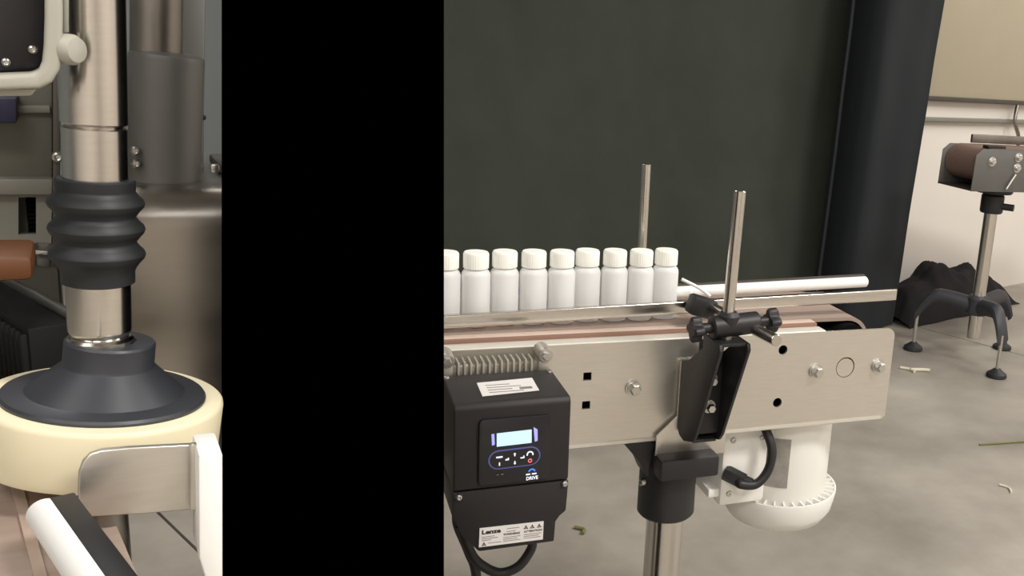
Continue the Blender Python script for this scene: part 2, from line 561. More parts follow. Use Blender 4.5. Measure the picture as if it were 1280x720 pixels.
# stand
b = B(); b.cyl((0, 0, 0.085), (0, 0, 0.62), 0.0235, seg=32, bev=0.001); part(b, 'post', 'rodsteel', t)
b = B()
b.lathe([(0.036, 0.545), (0.04, 0.552), (0.04, 0.605), (0.034, 0.612), (0.062, 0.616), (0.066, 0.622), (0.066, 0.638), (0.03, 0.64)])
b.box((0.0, 0, 0.636), (0.14, 0.15, 0.012), 0.003)
b.cyl((0.02, -0.03, 0.572), (0.045, -0.062, 0.572), 0.012, seg=16)
part(b, 'collar', 'blackp', t)
b = B(); b.lathe([(0.034, 0.175), (0.038, 0.18), (0.038, 0.235), (0.03, 0.245)]); part(b, 'hub', 'castblack', t)
fm = FB.m.inverted()
for (fx, fy) in ((0.6812, 3.4401), (0.9296, 3.1863), (1.0408, 3.5489)):
    p = fm @ Vector((fx, fy, 0))
    d = Vector((p.x, p.y, 0)); L = d.length; d.normalize()
    sd = Vector((-d.y, d.x, 0))
    bm = bmesh.new()
    rings = []
    for i in range(11):
        tt = i / 10
        rr = 0.025 + (L - 0.02) * tt
        zc = 0.206 + 0.014 * math.sin(tt * 2.6) - 0.075 * max(0, (tt - 0.62) / 0.38) ** 1.7
        hw, hh = 0.026 - 0.003 * tt, 0.031 - 0.006 * tt
        c = d * rr + Vector((0, 0, zc))
        rings.append([bm.verts.new(c + sd * hw * math.cos(k * math.pi / 5) + Vector((0, 0, hh * math.sin(k * math.pi / 5)))) for k in range(10)])
    for r0, r1 in zip(rings, rings[1:]):
        for k in range(10):
            bm.faces.new((r0[k], r0[(k + 1) % 10], r1[(k + 1) % 10], r1[k]))
    bm.faces.new(rings[0]); bm.faces.new(rings[-1])
    bmesh.ops.recalc_face_normals(bm, faces=bm.faces)
    b = B(); b.add(bm)
    lg = part(b, 'leg', 'castblack', t)
    b = B(); b.cyl((p.x, p.y, 0.022), (p.x, p.y, 0.15), 0.0065, seg=16); part(b, 'stem', 'bolt', lg)
    b = B(); b.lathe([(0.034, 0.0), (0.036, 0.004), (0.034, 0.013), (0.018, 0.024), (0.012, 0.03)], (p.x, p.y, 0)); part(b, 'foot', 'rubber', lg)

# ------------------------------------------------------------------ cloth heap
bm = bmesh.new()
N1, N2 = 70, 34
hx = [(0.0, 0.03), (0.05, 0.14), (0.16, 0.165), (0.22, 0.18), (0.25, 0.235), (0.32, 0.235), (0.40, 0.19), (0.52, 0.185), (0.64, 0.18), (0.76, 0.15), (0.88, 0.10), (0.96, 0.04), (1.0, 0.004)]
def prof(t):
    for (a, ha), (c, hc) in zip(hx, hx[1:]):
        if a <= t <= c:
            return ha + (hc - ha) * (t - a) / (c - a)
    return 0.004
grid = []
for i in range(N1 + 1):
    row = []
    for j in range(N2 + 1):
        t_, w_ = i / N1, j / N2
        ridge = noise.noise(Vector((t_ * 9, w_ * 5, 1.3))) * 0.5 + noise.noise(Vector((t_ * 13 + w_ * 6, w_ * 6, 4.0))) * 0.4
        h = prof(t_) * math.sin(math.pi * min(1, max(0, w_))) ** 0.55 * (1 + 0.32 * ridge)
        x_ = 0.135 + t_ * 0.86 + 0.02 * noise.noise(Vector((t_ * 4, w_ * 4, 9)))
        y_ = -0.24 + w_ * 0.21 + 0.018 * noise.noise(Vector((t_ * 5, w_ * 3, 5)))
        row.append(bm.verts.new((x_ + 0.0, y_, max(0.003, h + 0.003))))
    grid.append(row)
for a, c in zip(grid, grid[1:]):
    for j in range(N2):
        bm.faces.new((a[j], c[j], c[j + 1], a[j + 1]))
bmesh.ops.recalc_face_normals(bm, faces=bm.faces)
bmesh.ops.solidify(bm, geom=list(bm.faces), thickness=0.003)
b = B(); b.add(bm)
solo(b, 'cloth_heap', 'heap', FWL, (0.5, -0.13, 0), 'crumpled heap of black cloth on the floor against the white wall', 'cloth', smooth=50)

# ================================================================== BOTTLE CONVEYOR
t = thing('conveyor', 'stainless steel bottle conveyor with tan belt in the foreground', 'conveyor', FC, (-0.061, 0.03, 0))
S0 = -0.47
outer = [(S0, -0.123), (0.234, -0.127), (0.239, -0.122), (0.239, -0.012)]
for i in range(1, 7):
    a = math.radians(15 * i)
    outer.append((0.227 + 0.012 * math.cos(a), -0.012 + 0.012 * math.sin(a)))
outer += [(0.134, 0.0), (S0, 0.0)]
sq = lambda c, h: [(c[0] - h, c[1] - h), (c[0] + h, c[1] - h), (c[0] + h, c[1] + h), (c[0] - h, c[1] + h)]
holes = [sq((-0.177, -0.039), 0.0048), sq((-0.177, -0.074), 0.0048), circle((0.074, -0.021), 0.0062), circle((0.073, -0.091), 0.0062), circle((0.168, -0.05), 0.0138, 36)]
b = B(); b.plate([z(p) for p in outer], [[z(p) for p in h] for h in holes], 0.0, 0.003)
pnl = part(b, 'side_panel', 'steel', t)
b = B(); b.cyl((0.168, 0.0005, ZC - 0.0505), (0.168, 0.004, ZC - 0.0505), 0.0126, seg=36); part(b, 'plug', 'steel', pnl)
# upper flange folded inwards and lower hem
b = B(); b.prism([(0.0, ZC - 0.004), (0.0005, ZC - 0.001), (0.003, ZC + 0.001), (0.021, ZC + 0.001), (0.021, ZC - 0.002), (0.004, ZC - 0.003)], S0, 0.134, 's')
part(b, 'flange', 'steel_x', pnl)
b = B(); b.prism([(-0.0008, ZC - 0.122), (0.0, ZC - 0.1265), (0.004, ZC - 0.129), (0.028, ZC - 0.129), (0.028, ZC - 0.126), (0.004, ZC - 0.126)], S0, 0.232, 's')
part(b, 'hem', 'steel_x', pnl)
for q in ((-0.121, -0.057), (0.124, -0.052), (0.218, -0.051)):
    b = B(); b.hexbolt((q[0], 0.0, ZC + q[1]), 0.0068, 0.011, (0.05, -1, 0)); part(b, 'bolt', 'bolt', t)
b = B(); b.plate([z(p) for p in [(S0, -0.127), (0.239, -0.127), (0.239, 0.0), (S0, 0.0)]], [], 0.192, 0.195)
part(b, 'side_panel', 'steel', t)
b = B(); b.box(((S0 + 0.21) / 2, 0.098, ZC - 0.062), (0.66, 0.165, 0.1)); part(b, 'interior_shade', 'dark', t)  # added near-black block, paints the shade inside the conveyor


def belt_prof(r):
    out = [(S0, 0.006)]
    for i in range(11):
        a = math.radians(90 - 12 * i)
        out.append((0.19 + r * math.cos(a), 0.006 - r + r * math.sin(a)))
    for i in range(10, -1, -1):
        a = math.radians(90 - 12 * i)
        out.append((0.19 + (r - 0.005) * math.cos(a), 0.006 - r + (r - 0.005) * math.sin(a)))
    out.append((S0, 0.001))
    return [z(p) for p in out]


b = B(); b.prism(belt_prof(0.034), 0.040, 0.178, 'n'); bel = part(b, 'belt', 'belt', t)
b = B(); b.box(((S0 + 0.132) / 2, 0.033, ZC + 0.0032), (0.132 - S0, 0.0136, 0.005), 0.0006); part(b, 'edge_strip', 'strip', bel, 'pale pink strip along the near edge of the belt')
b = B(); b.box(((S0 + 0.132) / 2, 0.0236, ZC + 0.0028), (0.132 - S0, 0.0048, 0.005), 0.0006); part(b, 'edge_line', 'strip2', bel)
b = B(); b.cyl((0.19, 0.03, ZC - 0.028), (0.19, 0.185, ZC - 0.028), 0.026); part(b, 'nose_roller', 'dark', t)
# mounting plate and pedestal
b = B()
b.prism([z(p) for p in [(-0.0655, -0.026), (-0.0655, -0.095), (-0.0905, -0.118), (-0.0905, -0.147), (0.001, -0.149), (0.001, -0.100), (-0.03, -0.026)]], -0.0075, -0.0045, 'n', 0.0006)
part(b, 'mounting_plate', 'steel', t)
hc = (-0.061, 0.022)
b = B()
b.lathe([(0.033, ZC - 0.2345), (0.036, ZC - 0.231), (0.0355, ZC - 0.16), (0.033, ZC - 0.150), (0.02, ZC - 0.148)], (hc[0], hc[1], 0), seg=44)
hd = part(b, 'pedestal_head', 'blackp', t)
b = B(); b.box((-0.053, -0.008, ZC - 0.1545), (0.076, 0.046, 0.027), 0.004); part(b, 'clamp_jaw', 'blackp', hd)
b = B(); b.prism([z(p) for p in [(-0.128, -0.128), (-0.06, -0.128), (-0.06, -0.19), (-0.094, -0.178), (-0.103, -0.158)]], 0.006, 0.045, 'n', 0.003); part(b, 'gusset', 'blackp', hd)
b = B(); b.panhead((-0.096, 0.012, ZC - 0.185), 0.005, 0.006, (-1, -0.3, 0)); part(b, 'screw', 'bolt', hd)
b = B(); b.cyl((hc[0], hc[1], 0.0), (hc[0], hc[1], ZC - 0.2), 0.0232, seg=40); part(b, 'post', 'rodsteel', t)
b = B(); b.lathe([(0.13, 0.0), (0.13, 0.012), (0.06, 0.03), (0.034, 0.05)], (hc[0], hc[1], 0)); part(b, 'base', 'castblack', t)

# ------------------------------------------------------------------ near rail bracket
t = thing('rail_bracket', 'black plastic channel bracket holding the guide rail rods on the conveyor side', 'bracket', FC, (-0.03, -0.008, ZC - 0.12))
cheek = [(n_, ZC + z_) for n_, z_ in ((-0.008, -0.024), (-0.008, -0.108), (-0.016, -0.115), (-0.030, -0.117), (-0.056, -0.108), (-0.0635, -0.099), (-0.115, 0.020), (-0.112, 0.027), (-0.066, 0.027), (-0.067, 0.0105), (-0.030, -0.016))]
for sx in (-0.0633, -0.0300):
    b = B(); b.prism(cheek, sx - 0.002, sx + 0.002, 's', 0.0008); part(b, 'side_cheek', 'blackp', t)
b = B(); b.box((-0.0467, -0.050, ZC - 0.043), (0.030, 0.005, 0.115), 0.0005); part(b, 'web', 'blackp', t)
b = B(); b.box((-0.0467, -0.090, ZC + 0.0255), (0.0295, 0.040, 0.004), 0.0008); part(b, 'top_plate', 'blackp', t)
b = B(); b.box((-0.0467, -0.036, ZC - 0.110), (0.0295, 0.03, 0.004), 0.0008); part(b, 'bottom_plate', 'blackp', t)
for zz in (-0.066, -0.033):
    b = B(); b.hexbolt((-0.046, -0.0525, ZC + zz), 0.0055, 0.012, (0.0, -1, 0.0)); part(b, 'bolt', 'bolt', t)
b = B(); b.cyl((-0.0467, -0.09, ZC + 0.0275), (-0.0467, -0.09, ZC + 0.034), 0.006); part(b, 'spacer', 'bolt', t)
# cross block with hand knobs
b = B()
blk0, blk1 = Vector((-0.067, -0.090, ZC + 0.0405)), Vector((-0.010, -0.090, ZC + 0.0445))
b.cyl(blk0, blk1, 0.0125, bev=0.002)
b.lathe([(0.0125, 0), (0.0125, 0.012), (0.009, 0.016)], (-0.0467, -0.090, ZC + 0.042), (0, 0, 1))
blk = part(b, 'cross_block', 'blackp', t)
for p0, d in ((blk0, -1), (blk1, 1)):
    ax = Vector((d, 0, 0.07 * d))
    b = B()
    q = Vector((0, 0, 1)).rotation_difference(ax.normalized()).to_matrix()
    pts = []
    for k in range(48):
        a = 2 * math.pi * k / 48
        r = 0.0118 + 0.0028 * math.cos(4 * a)
        pts.append((r * math.cos(a), r * math.sin(a)))
    bm = bmesh.new()
    r0 = [bm.verts.new(p0 + q @ Vector((x * 0.92, y * 0.92, 0.012))) for x, y in pts]
    r1 = [bm.verts.new(p0 + q @ Vector((x, y, 0.014))) for x, y in pts]
    r2 = [bm.verts.new(p0 + q @ Vector((x, y, 0.022))) for x, y in pts]
    r3 = [bm.verts.new(p0 + q @ Vector((x * 0.85, y * 0.85, 0.024))) for x, y in pts]
    for a_, c_ in ((r0, r1), (r1, r2), (r2, r3)):
        for k in range(48):
            bm.faces.new((a_[k], a_[(k + 1) % 48], c_[(k + 1) % 48], c_[k]))
    bm.faces.new(r0); bm.faces.new(r3)
    bmesh.ops.recalc_face_normals(bm, faces=bm.faces)
    b.add(bm)
    b.cyl(p0, p0 + ax.normalized() * 0.014, 0.006)
    part(b, 'hand_knob', 'blackp', t)
# rods
ra = (-0.0452, 0.1921); rb = (-0.0478, 0.0558)
b = B(); b.cyl((rb[0], -0.09, ZC + 0.034), (ra[0], -0.09, ZC + ra[1]), 0.0066, seg=28, bev=0.0008); part(b, 'upright_rod', 'rodsteel', t)
b = B(); b.cyl((-0.019, 0.036, ZC + 0.031), (-0.0165, -0.15, ZC + 0.0415), 0.0066, seg=28, bev=0.0008); part(b, 'cross_rod', 'rodsteel', t)
b = B(); b.box((-0.030, 0.026, ZC + 0.032), (0.034, 0.022, 0.024), 0.004, Matrix.Rotation(0.3, 3, 'Y')); part(b, 'rail_clamp', 'blackp', t)

# ------------------------------------------------------------------ guide rails
b = B()
L0, L1, NR = -0.44, 0.2645, 0.047
z0, z1 = 0.0195, 0.0335
dz = (z1 - z0) / (L1 + 0.33)
za, zb = z0 + dz * (L0 + 0.33), z1
bm = bmesh.new()
sec = rrect(-0.004, -0.0078, 0.004, 0.0078, 0.0016, 4)
r0 = [bm.verts.new((L0, NR + p[0], ZC + za + p[1])) for p in sec]
r1 = [bm.verts.new((L1, NR + p[0], ZC + zb + p[1])) for p in sec]
for k in range(len(sec)):
    bm.faces.new((r0[k], r0[(k + 1) % len(sec)], r1[(k + 1) % len(sec)], r1[k]))
bm.faces.new(r0); bm.faces.new(r1)
bmesh.ops.recalc_face_normals(bm, faces=bm.faces)
b.add(bm)
solo(b, 'guide_rail', 'rodsteel', FC, (0.0, NR, ZC + 0.02), 'polished steel guide rail in front of the bottles', 'rail')

t = thing('guide_rail', 'white plastic guide rail with a dark back behind the bottles', 'rail', FC, (0.0, 0.125, ZC + 0.02))
re = (0.2674, 0.0319); rl = (0.1097, 0.0278)
ds_ = (re[1] - rl[1]) / (re[0] - rl[0])
zl = re[1] + ds_ * (-0.42 - re[0])
b = B(); b.cyl((-0.42, 0.125, ZC + zl), (re[0], 0.125, ZC + re[1]), 0.0078, seg=28, bev=0.002); part(b, 'wear_face', 'white', t)
b = B()
b.box(((-0.42 + re[0]) / 2, 0.1325, ZC + (zl + re[1]) / 2 + 0.0035), (re[0] + 0.42, 0.007, 0.0115), 0.001, Matrix.Rotation(-math.atan(ds_), 3, 'Y'))
part(b, 'backing', 'frame_dark', t)

t = thing('rail_post', 'thin steel rod standing up behind the capped bottles', 'rod', FC, (-0.07, 0.15, ZC))
pa = (-0.0672, 0.1886); pb = (-0.0662, 0.0811)
b = B(); b.cyl((pb[0], 0.15, ZC + 0.02), (pa[0], 0.15, ZC + pa[1]), 0.0058, seg=24, bev=0.0006); part(b, 'upright_rod', 'rodsteel', t)
b = B(); b.cyl((pb[0] - 0.025, 0.152, ZC + 0.026), (pb[0] + 0.025, 0.152, ZC + 0.026), 0.011, bev=0.002); part(b, 'cross_block', 'blackp', t)
b = B(); b.cyl((pb[0], 0.136, ZC + 0.026), (pb[0], 0.205, ZC + 0.026), 0.006); part(b, 'cross_rod', 'rodsteel', t)
b = B(); b.box((pb[0], 0.204, ZC - 0.03), (0.045, 0.016, 0.13), 0.003); part(b, 'bracket', 'blackp', t)

# thin white strips at the end of the bottle row
q0, q1, q2, q3 = (-0.0284, 0.0483), (-0.0073, 0.0375), (-0.0216, 0.0325), (-0.0157, 0.0161)
b = B(); b.tube([(q0[0], 0.1, ZC + q0[1]), (q1[0], 0.09, ZC + q1[1] + 0.001), (q1[0] + 0.012, 0.08, ZC + q1[1] - 0.008)], 0.0022)
solo(b, 'sensor_lead', 'white', FC, (q0[0], 0.1, ZC + q0[1]), 'thin white lead at the end of the bottle row, upper one', 'cable')
b = B(); b.tube([(q2[0] - 0.006, 0.072, ZC + q2[1] + 0.004), (q2[0], 0.069, ZC + q2[1]), ((q2[0] + q3[0]) / 2 - 0.003, 0.062, ZC + (q2[1] + q3[1]) / 2 - 0.002), (q3[0], 0.058, ZC + q3[1] - 0.003)], 0.0026)
solo(b, 'sensor_lead', 'white', FC, (q2[0], 0.07, ZC + q2[1]), 'white lead curling down beside the black rail clamp', 'cable')

# ------------------------------------------------------------------ bottles
BR = 0.0164
names = ['half hidden white-capped bottle cut off by the black post', 'second bottle from the black post, white ribbed cap',
         'third bottle from the black post, set slightly back', 'fourth bottle from the black post, white ribbed cap',
         'fifth bottle from the black post, middle of the row', 'sixth bottle from the black post, set back with a higher cap',
         'seventh bottle from the black post, third from the row end', 'capped bottle next to last, in front of the thin steel rod',
         'last bottle at the right end of the row, its full side showing']
spots = [(-0.3242, 0, 0.0780), (-0.2911, 0, 0.0765), (-0.2580, 0, 0.0795), (-0.2245, 0, 0.0780), (-0.1914, 0, 0.0765), (-0.1593, 0, 0.0810), (-0.1257, 0, 0.0785), (-0.0926, 0, 0.0765), (-0.0595, 0, 0.0785)]


def bottle_parts(root):
    b = B()
    R = BR
    pr = [(0.0, 0.0012), (R * 0.7, 0.0008), (R - 0.0012, 0.0), (R - 0.0003, 0.0005), (R, 0.0014), (R, 0.0585), (R - 0.0006, 0.0615), (R - 0.0022, 0.0642), (R - 0.0045, 0.0662), (0.0112, 0.0672), (0.0108, 0.071), (0.0, 0.071)]
    b.lathe(pr, seg=44)
    ROOT[root] = Vector((0, 0, 0))
    part(b, 'body', 'hdpe', root)
    bm = bmesh.new()
    seg = 128
    rings = []
    for h, rr, rib in ((0.0675, 0.0136, 0), (0.0677, 0.0140, 1), (0.0835, 0.0140, 1), (0.0852, 0.0137, 0), (0.0860, 0.0130, 0)):
        rings.append([bm.verts.new(((rr + (0.00035 if (i // 2) % 2 and rib else 0)) * math.cos(2 * math.pi * i / seg), (rr + (0.00035 if (i // 2) % 2 and rib else 0)) * math.sin(2 * math.pi * i / seg), h)) for i in range(seg)])
    for a, c in zip(rings, rings[1:]):
        for i in range(seg):
            bm.faces.new((a[i], a[(i + 1) % seg], c[(i + 1) % seg], c[i]))
    bm.faces.new(rings[0]); bm.faces.new(rings[-1])
    bmesh.ops.recalc_face_normals(bm, faces=bm.faces)
    b = B(); b.add(bm)
    part(b, 'cap', 'cap', root, 'white ribbed screw cap')


def copy_thing(src):
    r = src.copy(); COL.objects.link(r)
    for ch in list(src.children):
        c = ch.copy(); COL.objects.link(c); c.parent = r
    return r


proto = None
for i, (s_, zz, nn) in enumerate(spots):
    if proto is None:
        proto = o = thing('bottle', names[0], 'bottle', FC, (0, 0, 0))
        bottle_parts(proto)
    else:
        o = copy_thing(proto)
    o.matrix_world = Matrix.Translation(FC.m @ Vector((s_, nn, ZC + 0.0062))) @ Matrix.Rotation(FC.a + i * 1.3, 4, 'Z')
    tag(o, names[i], 'bottle', 'row of capped white bottles')

# ------------------------------------------------------------------ motor drive box
t = thing('motor_drive', 'charcoal motor drive with a lit keypad, bolted to the conveyor side', 'motor drive', FC, (-0.286, -0.06, ZC - 0.17))
DL, DR, DT = -0.3435, -0.2280, -0.0155
NB, NF = -0.034, -0.119
# heat sink with fins
b = B(); b.box((-0.29, -0.019, ZC - 0.06), (0.108, 0.008, 0.1), 0.001); hs = part(b, 'heat_sink', 'alu', t)
for k in range(13):
    b = B(); b.box((-0.326 + k * 0.0064, -0.0225, ZC - 0.04), (0.0022, 0.021, 0.074), 0.0004); part(b, 'fin', 'alu', hs)
for sx in (-0.338, -0.2345):
    b = B()
    b.lathe([(0.0085, 0.0), (0.0085, 0.022), (0.0075, 0.024)], (sx, -0.0095, ZC + 0.0), (0, -1, 0), 24)
    b.box((sx, -0.02, ZC - 0.02), (0.014, 0.021, 0.03), 0.002)
    part(b, 'mounting_ear', 'alu', hs)
    b = B(); b.hexbolt((sx, -0.0335, ZC + 0.0), 0.0045, 0.006, (0, -1, 0)); part(b, 'bolt', 'bolt', hs)
# casing
zs = ZC - 0.1065
b = B()
cas = [(NB, ZC + DT), (NF + 0.004, ZC + DT - 0.001), (NF, ZC + DT - 0.006), (NF - 0.001, zs), (NB, zs)]
b.prism(cas, DL, DR, 's', 0.0022, 3)
casing = part(b, 'casing', 'drive', t)
b = B()
cov = [(NB, zs - 0.0012), (NF - 0.0015, zs - 0.0012), (NF + 0.004, ZC - 0.1745), (NF + 0.012, ZC - 0.178), (NB, ZC - 0.170)]
bm_s = [z(p) for p in [(DL - 0.0005, -0.108), (DR + 0.0005, -0.108), (DR - 0.001, -0.142), (DR - 0.0075, -0.147), (DR - 0.0115, -0.153), (DR - 0.0125, -0.1755), (DL + 0.026, -0.1755), (DL + 0.009, -0.155), (DL, -0.135)]]
b.prism(bm_s, NF - 0.001, NB - 0.012, 'n', 0.0018)
part(b, 'terminal_cover', 'drive', t)
b = B(); b.box(((DL + DR) / 2, (NF + NB) / 2 - 0.004, zs - 0.0006), (0.108, 0.07, 0.0035)); part(b, 'seam', 'dark', t)
for sx, zz in ((DL + 0.0055, zs - 0.006), (DR - 0.004, zs - 0.004)):
    b = B(); b.panhead((sx, NF - 0.0008, zz), 0.0034, 0.003, (0, -1, 0)); part(b, 'screw', 'bolt', t)
for sx in (DL + 0.004, DR - 0.004):
    b = B(); b.panhead((sx, NB - 0.008, ZC + DT - 0.0008), 0.0032, 0.003, (0, 0, 1)); part(b, 'screw', 'bolt', t)
# rating label on the top
b = B(); b.prism([(-0.3125, -0.0632), (-0.2546, -0.0584), (-0.2559, -0.0969), (-0.3137, -0.1025)], ZC + DT - 0.0002, ZC + DT + 0.0004, 'z')
lb = part(b, 'rating_label', 'label', t)
la = Vector(((-0.3125, -0.0632)[0], (-0.3125, -0.0632)[1], 0))
lw, ld = (-0.2546, -0.0584)[0] - la.x, la.y - (-0.3137, -0.1025)[1]
for k in range(4):
    b = B(); b.box((la.x + lw * (0.42 if k % 2 else 0.33), la.y - ld * (0.25 + 0.18 * k), ZC + DT + 0.0005), (lw * (0.6 if k % 2 else 0.42), 0.0014, 0.0003)); part(b, 'print_line', 'inkgrey', lb)
b = B(); b.box((la.x + lw * 0.78, la.y - ld * 0.62, ZC + DT + 0.0005), (lw * 0.22, 0.006, 0.0003)); part(b, 'print_block', 'inkgrey', lb)
# keypad
NK = NF - 0.0018
kx0, kx1 = (-0.3200, -0.0619)[0], (-0.2483, -0.0693)[0]
kz1, kz0 = (-0.2840, -0.0325)[1] + ZC, (-0.2822, -0.1021)[1] + ZC
b = B(); b.prism(rrect(kx0, kz0, kx1, kz1, 0.005), NK - 0.0012, NF + 0.002, 'n', 0.0008); kp = part(b, 'keypad', 'blackg', t)
def KN(p): return (p[0], p[1] + ZC)
sc = [KN(p) for p in ((-0.3027, -0.0479), (-0.2684, -0.0469), (-0.2680, -0.0610), (-0.3024, -0.0618))]
b = B(); b.prism(sc, NK - 0.0017, NK - 0.0005, 'n'); part(b, 'screen', 'screen', kp, 'lit pale blue display')
for q in ([(-0.3078, -0.0482), (-0.3051, -0.0481), (-0.3044, -0.0595), (-0.3071, -0.0601)], [(-0.2665, -0.0445), (-0.2624, -0.0474), (-0.2620, -0.0595), (-0.2648, -0.0601)]):
    b = B(); b.prism([KN(p) for p in q], NK - 0.0017, NK - 0.0005, 'n'); part(b, 'side_light', 'glow', kp)
a0, a1 = KN((-0.3002, -0.0761)), KN((-0.2688, -0.0752))
rr = 0.0088
dx, dy = a1[0] - a0[0], a1[1] - a0[1]
ang = math.atan2(dy, dx)
def stad(r):
    o_ = []
    for k in range(13):
        a = ang + math.pi / 2 + math.pi * k / 12
        o_.append((a0[0] + r * math.cos(a), a0[1] + r * math.sin(a)))
    for k in range(13):
        a = ang - math.pi / 2 + math.pi * k / 12
        o_.append((a1[0] + r * math.cos(a), a1[1] + r * math.sin(a)))
    return o_
b = B(); b.prism(stad(rr + 0.0014), NK - 0.0016, NK - 0.0005, 'n'); part(b, 'button_bezel', 'keybed', kp)
b = B(); b.prism(stad(rr), NK - 0.0022, NK - 0.0005, 'n'); part(b, 'button_pad', 'blackg', kp)
NI = NK - 0.0024
def icon(polys, m='icon', nm='button_icon'):
    b = B()
    for pl in polys:
        b.prism(pl, NI - 0.0002, NI + 0.0002, 'n')
    return part(b, nm, m, kp)
def ip(x, y):
    """keypad raster: millimetres right / down of the pad centre"""
    c = ((a0[0] + a1[0]) / 2, (a0[1] + a1[1]) / 2)
    return (c[0] + x * math.cos(ang) + y * math.sin(ang), c[1] + x * math.sin(ang) - y * math.cos(ang))
def ibox(x, y, w, h): return [ip((x - w / 2) / 1000, (y - h / 2) / 1000), ip((x + w / 2) / 1000, (y - h / 2) / 1000), ip((x + w / 2) / 1000, (y + h / 2) / 1000), ip((x - w / 2) / 1000, (y + h / 2) / 1000)]
def itri(x, y, w, h): return [ip((x - w / 2) / 1000, (y + h / 2) / 1000), ip(x / 1000, (y - h / 2) / 1000), ip((x + w / 2) / 1000, (y + h / 2) / 1000)]
def iarc(x, y, r0, r1, d0, d1, k=10):
    o_ = []
    for i in range(k + 1):
        a = math.radians(d0 + (d1 - d0) * i / k); o_.append(ip((x + r1 * math.cos(a)) / 1000, (y - r1 * math.sin(a)) / 1000))
    for i in range(k, -1, -1):
        a = math.radians(d0 + (d1 - d0) * i / k); o_.append(ip((x + r0 * math.cos(a)) / 1000, (y - r0 * math.sin(a)) / 1000))
    return o_
icon([ibox(-15.2, -3.2, 6.2, 1.5)])
icon([ibox(-15.2, 4.2, 1.1, 3.4)])
icon([itri(0, -5.2, 2.6, 1.6), ibox(0, -3.4, 1.1, 2.2)])
icon([ibox(0, 4.2, 1.1, 2.4), [ip(-0.0013, 0.0052), ip(0.0013, 0.0052), ip(0, 0.0068)]])
icon([ibox(-7.6, 0.4, 3.4, 1.4), ibox(-6.4, -0.6, 1.2, 1.4)])
icon([ibox(7.6, 0.4, 4.0, 1.2), ibox(9.0, -0.6, 1.0, 2.0)])
icon([iarc(15.2, -2.2, 2.2, 3.5, -20, 200)])
icon([iarc(15.2, 4.6, 1.2, 2.2, 0, 350)], 'icon_red')
icon([iarc(17.0, 17.2, 2.2, 3.8, 10, 170)], 'icon_blue')
icon([ibox(13.2, 19.4, 4.2, 1.3), ibox(19.4, 19.4, 4.6, 1.3)])
icon([ibox(-17.2, 15.4, 1.8, 0.8), ibox(-12.6, 15.4, 2.2, 1.0)], 'inkgrey')
ex_, ey_ = Vector((math.cos(ang), 0, math.sin(ang))), Vector((-math.sin(ang), 0, math.cos(ang)))
tp = ip(0.0112, 0.0256)
b = B(); b.text('DRIVE', 0.0052, (tp[0], NI, tp[1]), ex_, ey_, bold=0.0001, width=0.0118); part(b, 'lettering', 'icon', kp)
# warning label
NLb = NF - 0.0016
lq = [KN(p) for p in ((-0.3173, -0.1491), (-0.2526, -0.1502), (-0.2527, -0.1706), (-0.3178, -0.1698))]
b = B(); b.prism(lq, NLb - 0.0003, NF + 0.001, 'n'); wl = part(b, 'warning_label', 'label', t)
o3 = Vector((lq[3][0], NLb - 0.0005, lq[3][1]))
exl = (Vector((lq[2][0], 0, lq[2][1])) - Vector((lq[3][0], 0, lq[3][1])))
LW = exl.length; exl.normalize()
eyl = Vector((-exl.z, 0, exl.x))
LH = abs((Vector((lq[0][0], 0, lq[0][1])) - Vector((lq[3][0], 0, lq[3][1]))).dot(eyl))
def lt(s, u, v, w, size, m='ink', bold=0.0):
    b = B(); b.text(s, size, o3 + exl * u * LW + eyl * v * LH, exl, eyl, depth=0.0001, bold=bold, width=w * LW); part(b, 'lettering', m, wl)
def lbar(u, v, w, h=0.0005, m='inkgrey'):
    c = o3 + exl * u * LW + eyl * v * LH
    q = [c, c + exl * w * LW, c + exl * w * LW + eyl * h, c + eyl * h]
    b = B(); b.prism([(p.x, p.z) for p in q], o3.y - 0.0001, o3.y + 0.0001, 'n'); part(b, 'print_line', m, wl)
def ltri(u, v, s):
    c = o3 + exl * u * LW + eyl * v * LH
    q = [c - exl * s * 0.55, c + exl * s * 0.55, c + eyl * s * 0.95]
    b = B()
    for i in range(3):
        p0_, p1_ = q[i], q[(i + 1) % 3]
        d_ = (p1_ - p0_).normalized(); n_ = Vector((-d_.z, 0, d_.x)) * 0.0005
        b.prism([(k.x, k.z) for k in (p0_, p1_, p1_ + n_, p0_ + n_)], o3.y - 0.0001, o3.y + 0.0001, 'n')
    k = c + eyl * s * 0.22
    b.prism([((k + exl * a_).x, (k + exl * a_ + eyl * c_).z) for a_, c_ in ((-0.0003, 0), (0.0003, 0), (0.0003, s * 0.4), (-0.0003, s * 0.4))], o3.y - 0.0001, o3.y + 0.0001, 'n')
    part(b, 'hazard_symbol', 'ink', wl)
lt('Lenze', 0.035, 0.68, 0.29, 0.0062, bold=0.00025)
lt('WARNING', 0.37, 0.48, 0.26, 0.0031, bold=0.00008)
lt('ATTENTION', 0.69, 0.50, 0.29, 0.0031, bold=0.00008)
for v, u, w in ((0.52, 0.035, 0.2), (0.42, 0.035, 0.25), (0.33, 0.035, 0.15), (0.16, 0.14, 0.2), (0.36, 0.37, 0.27), (0.26, 0.37, 0.22), (0.16, 0.37, 0.27), (0.38, 0.69, 0.28), (0.28, 0.69, 0.24), (0.18, 0.69, 0.27), (0.82, 0.42, 0.2), (0.66, 0.42, 0.14)):
    lbar(u, v, w)
for u in (0.72, 0.82, 0.93):
    ltri(u, 0.7, 0.0042)
ltri(0.075, 0.06, 0.004)
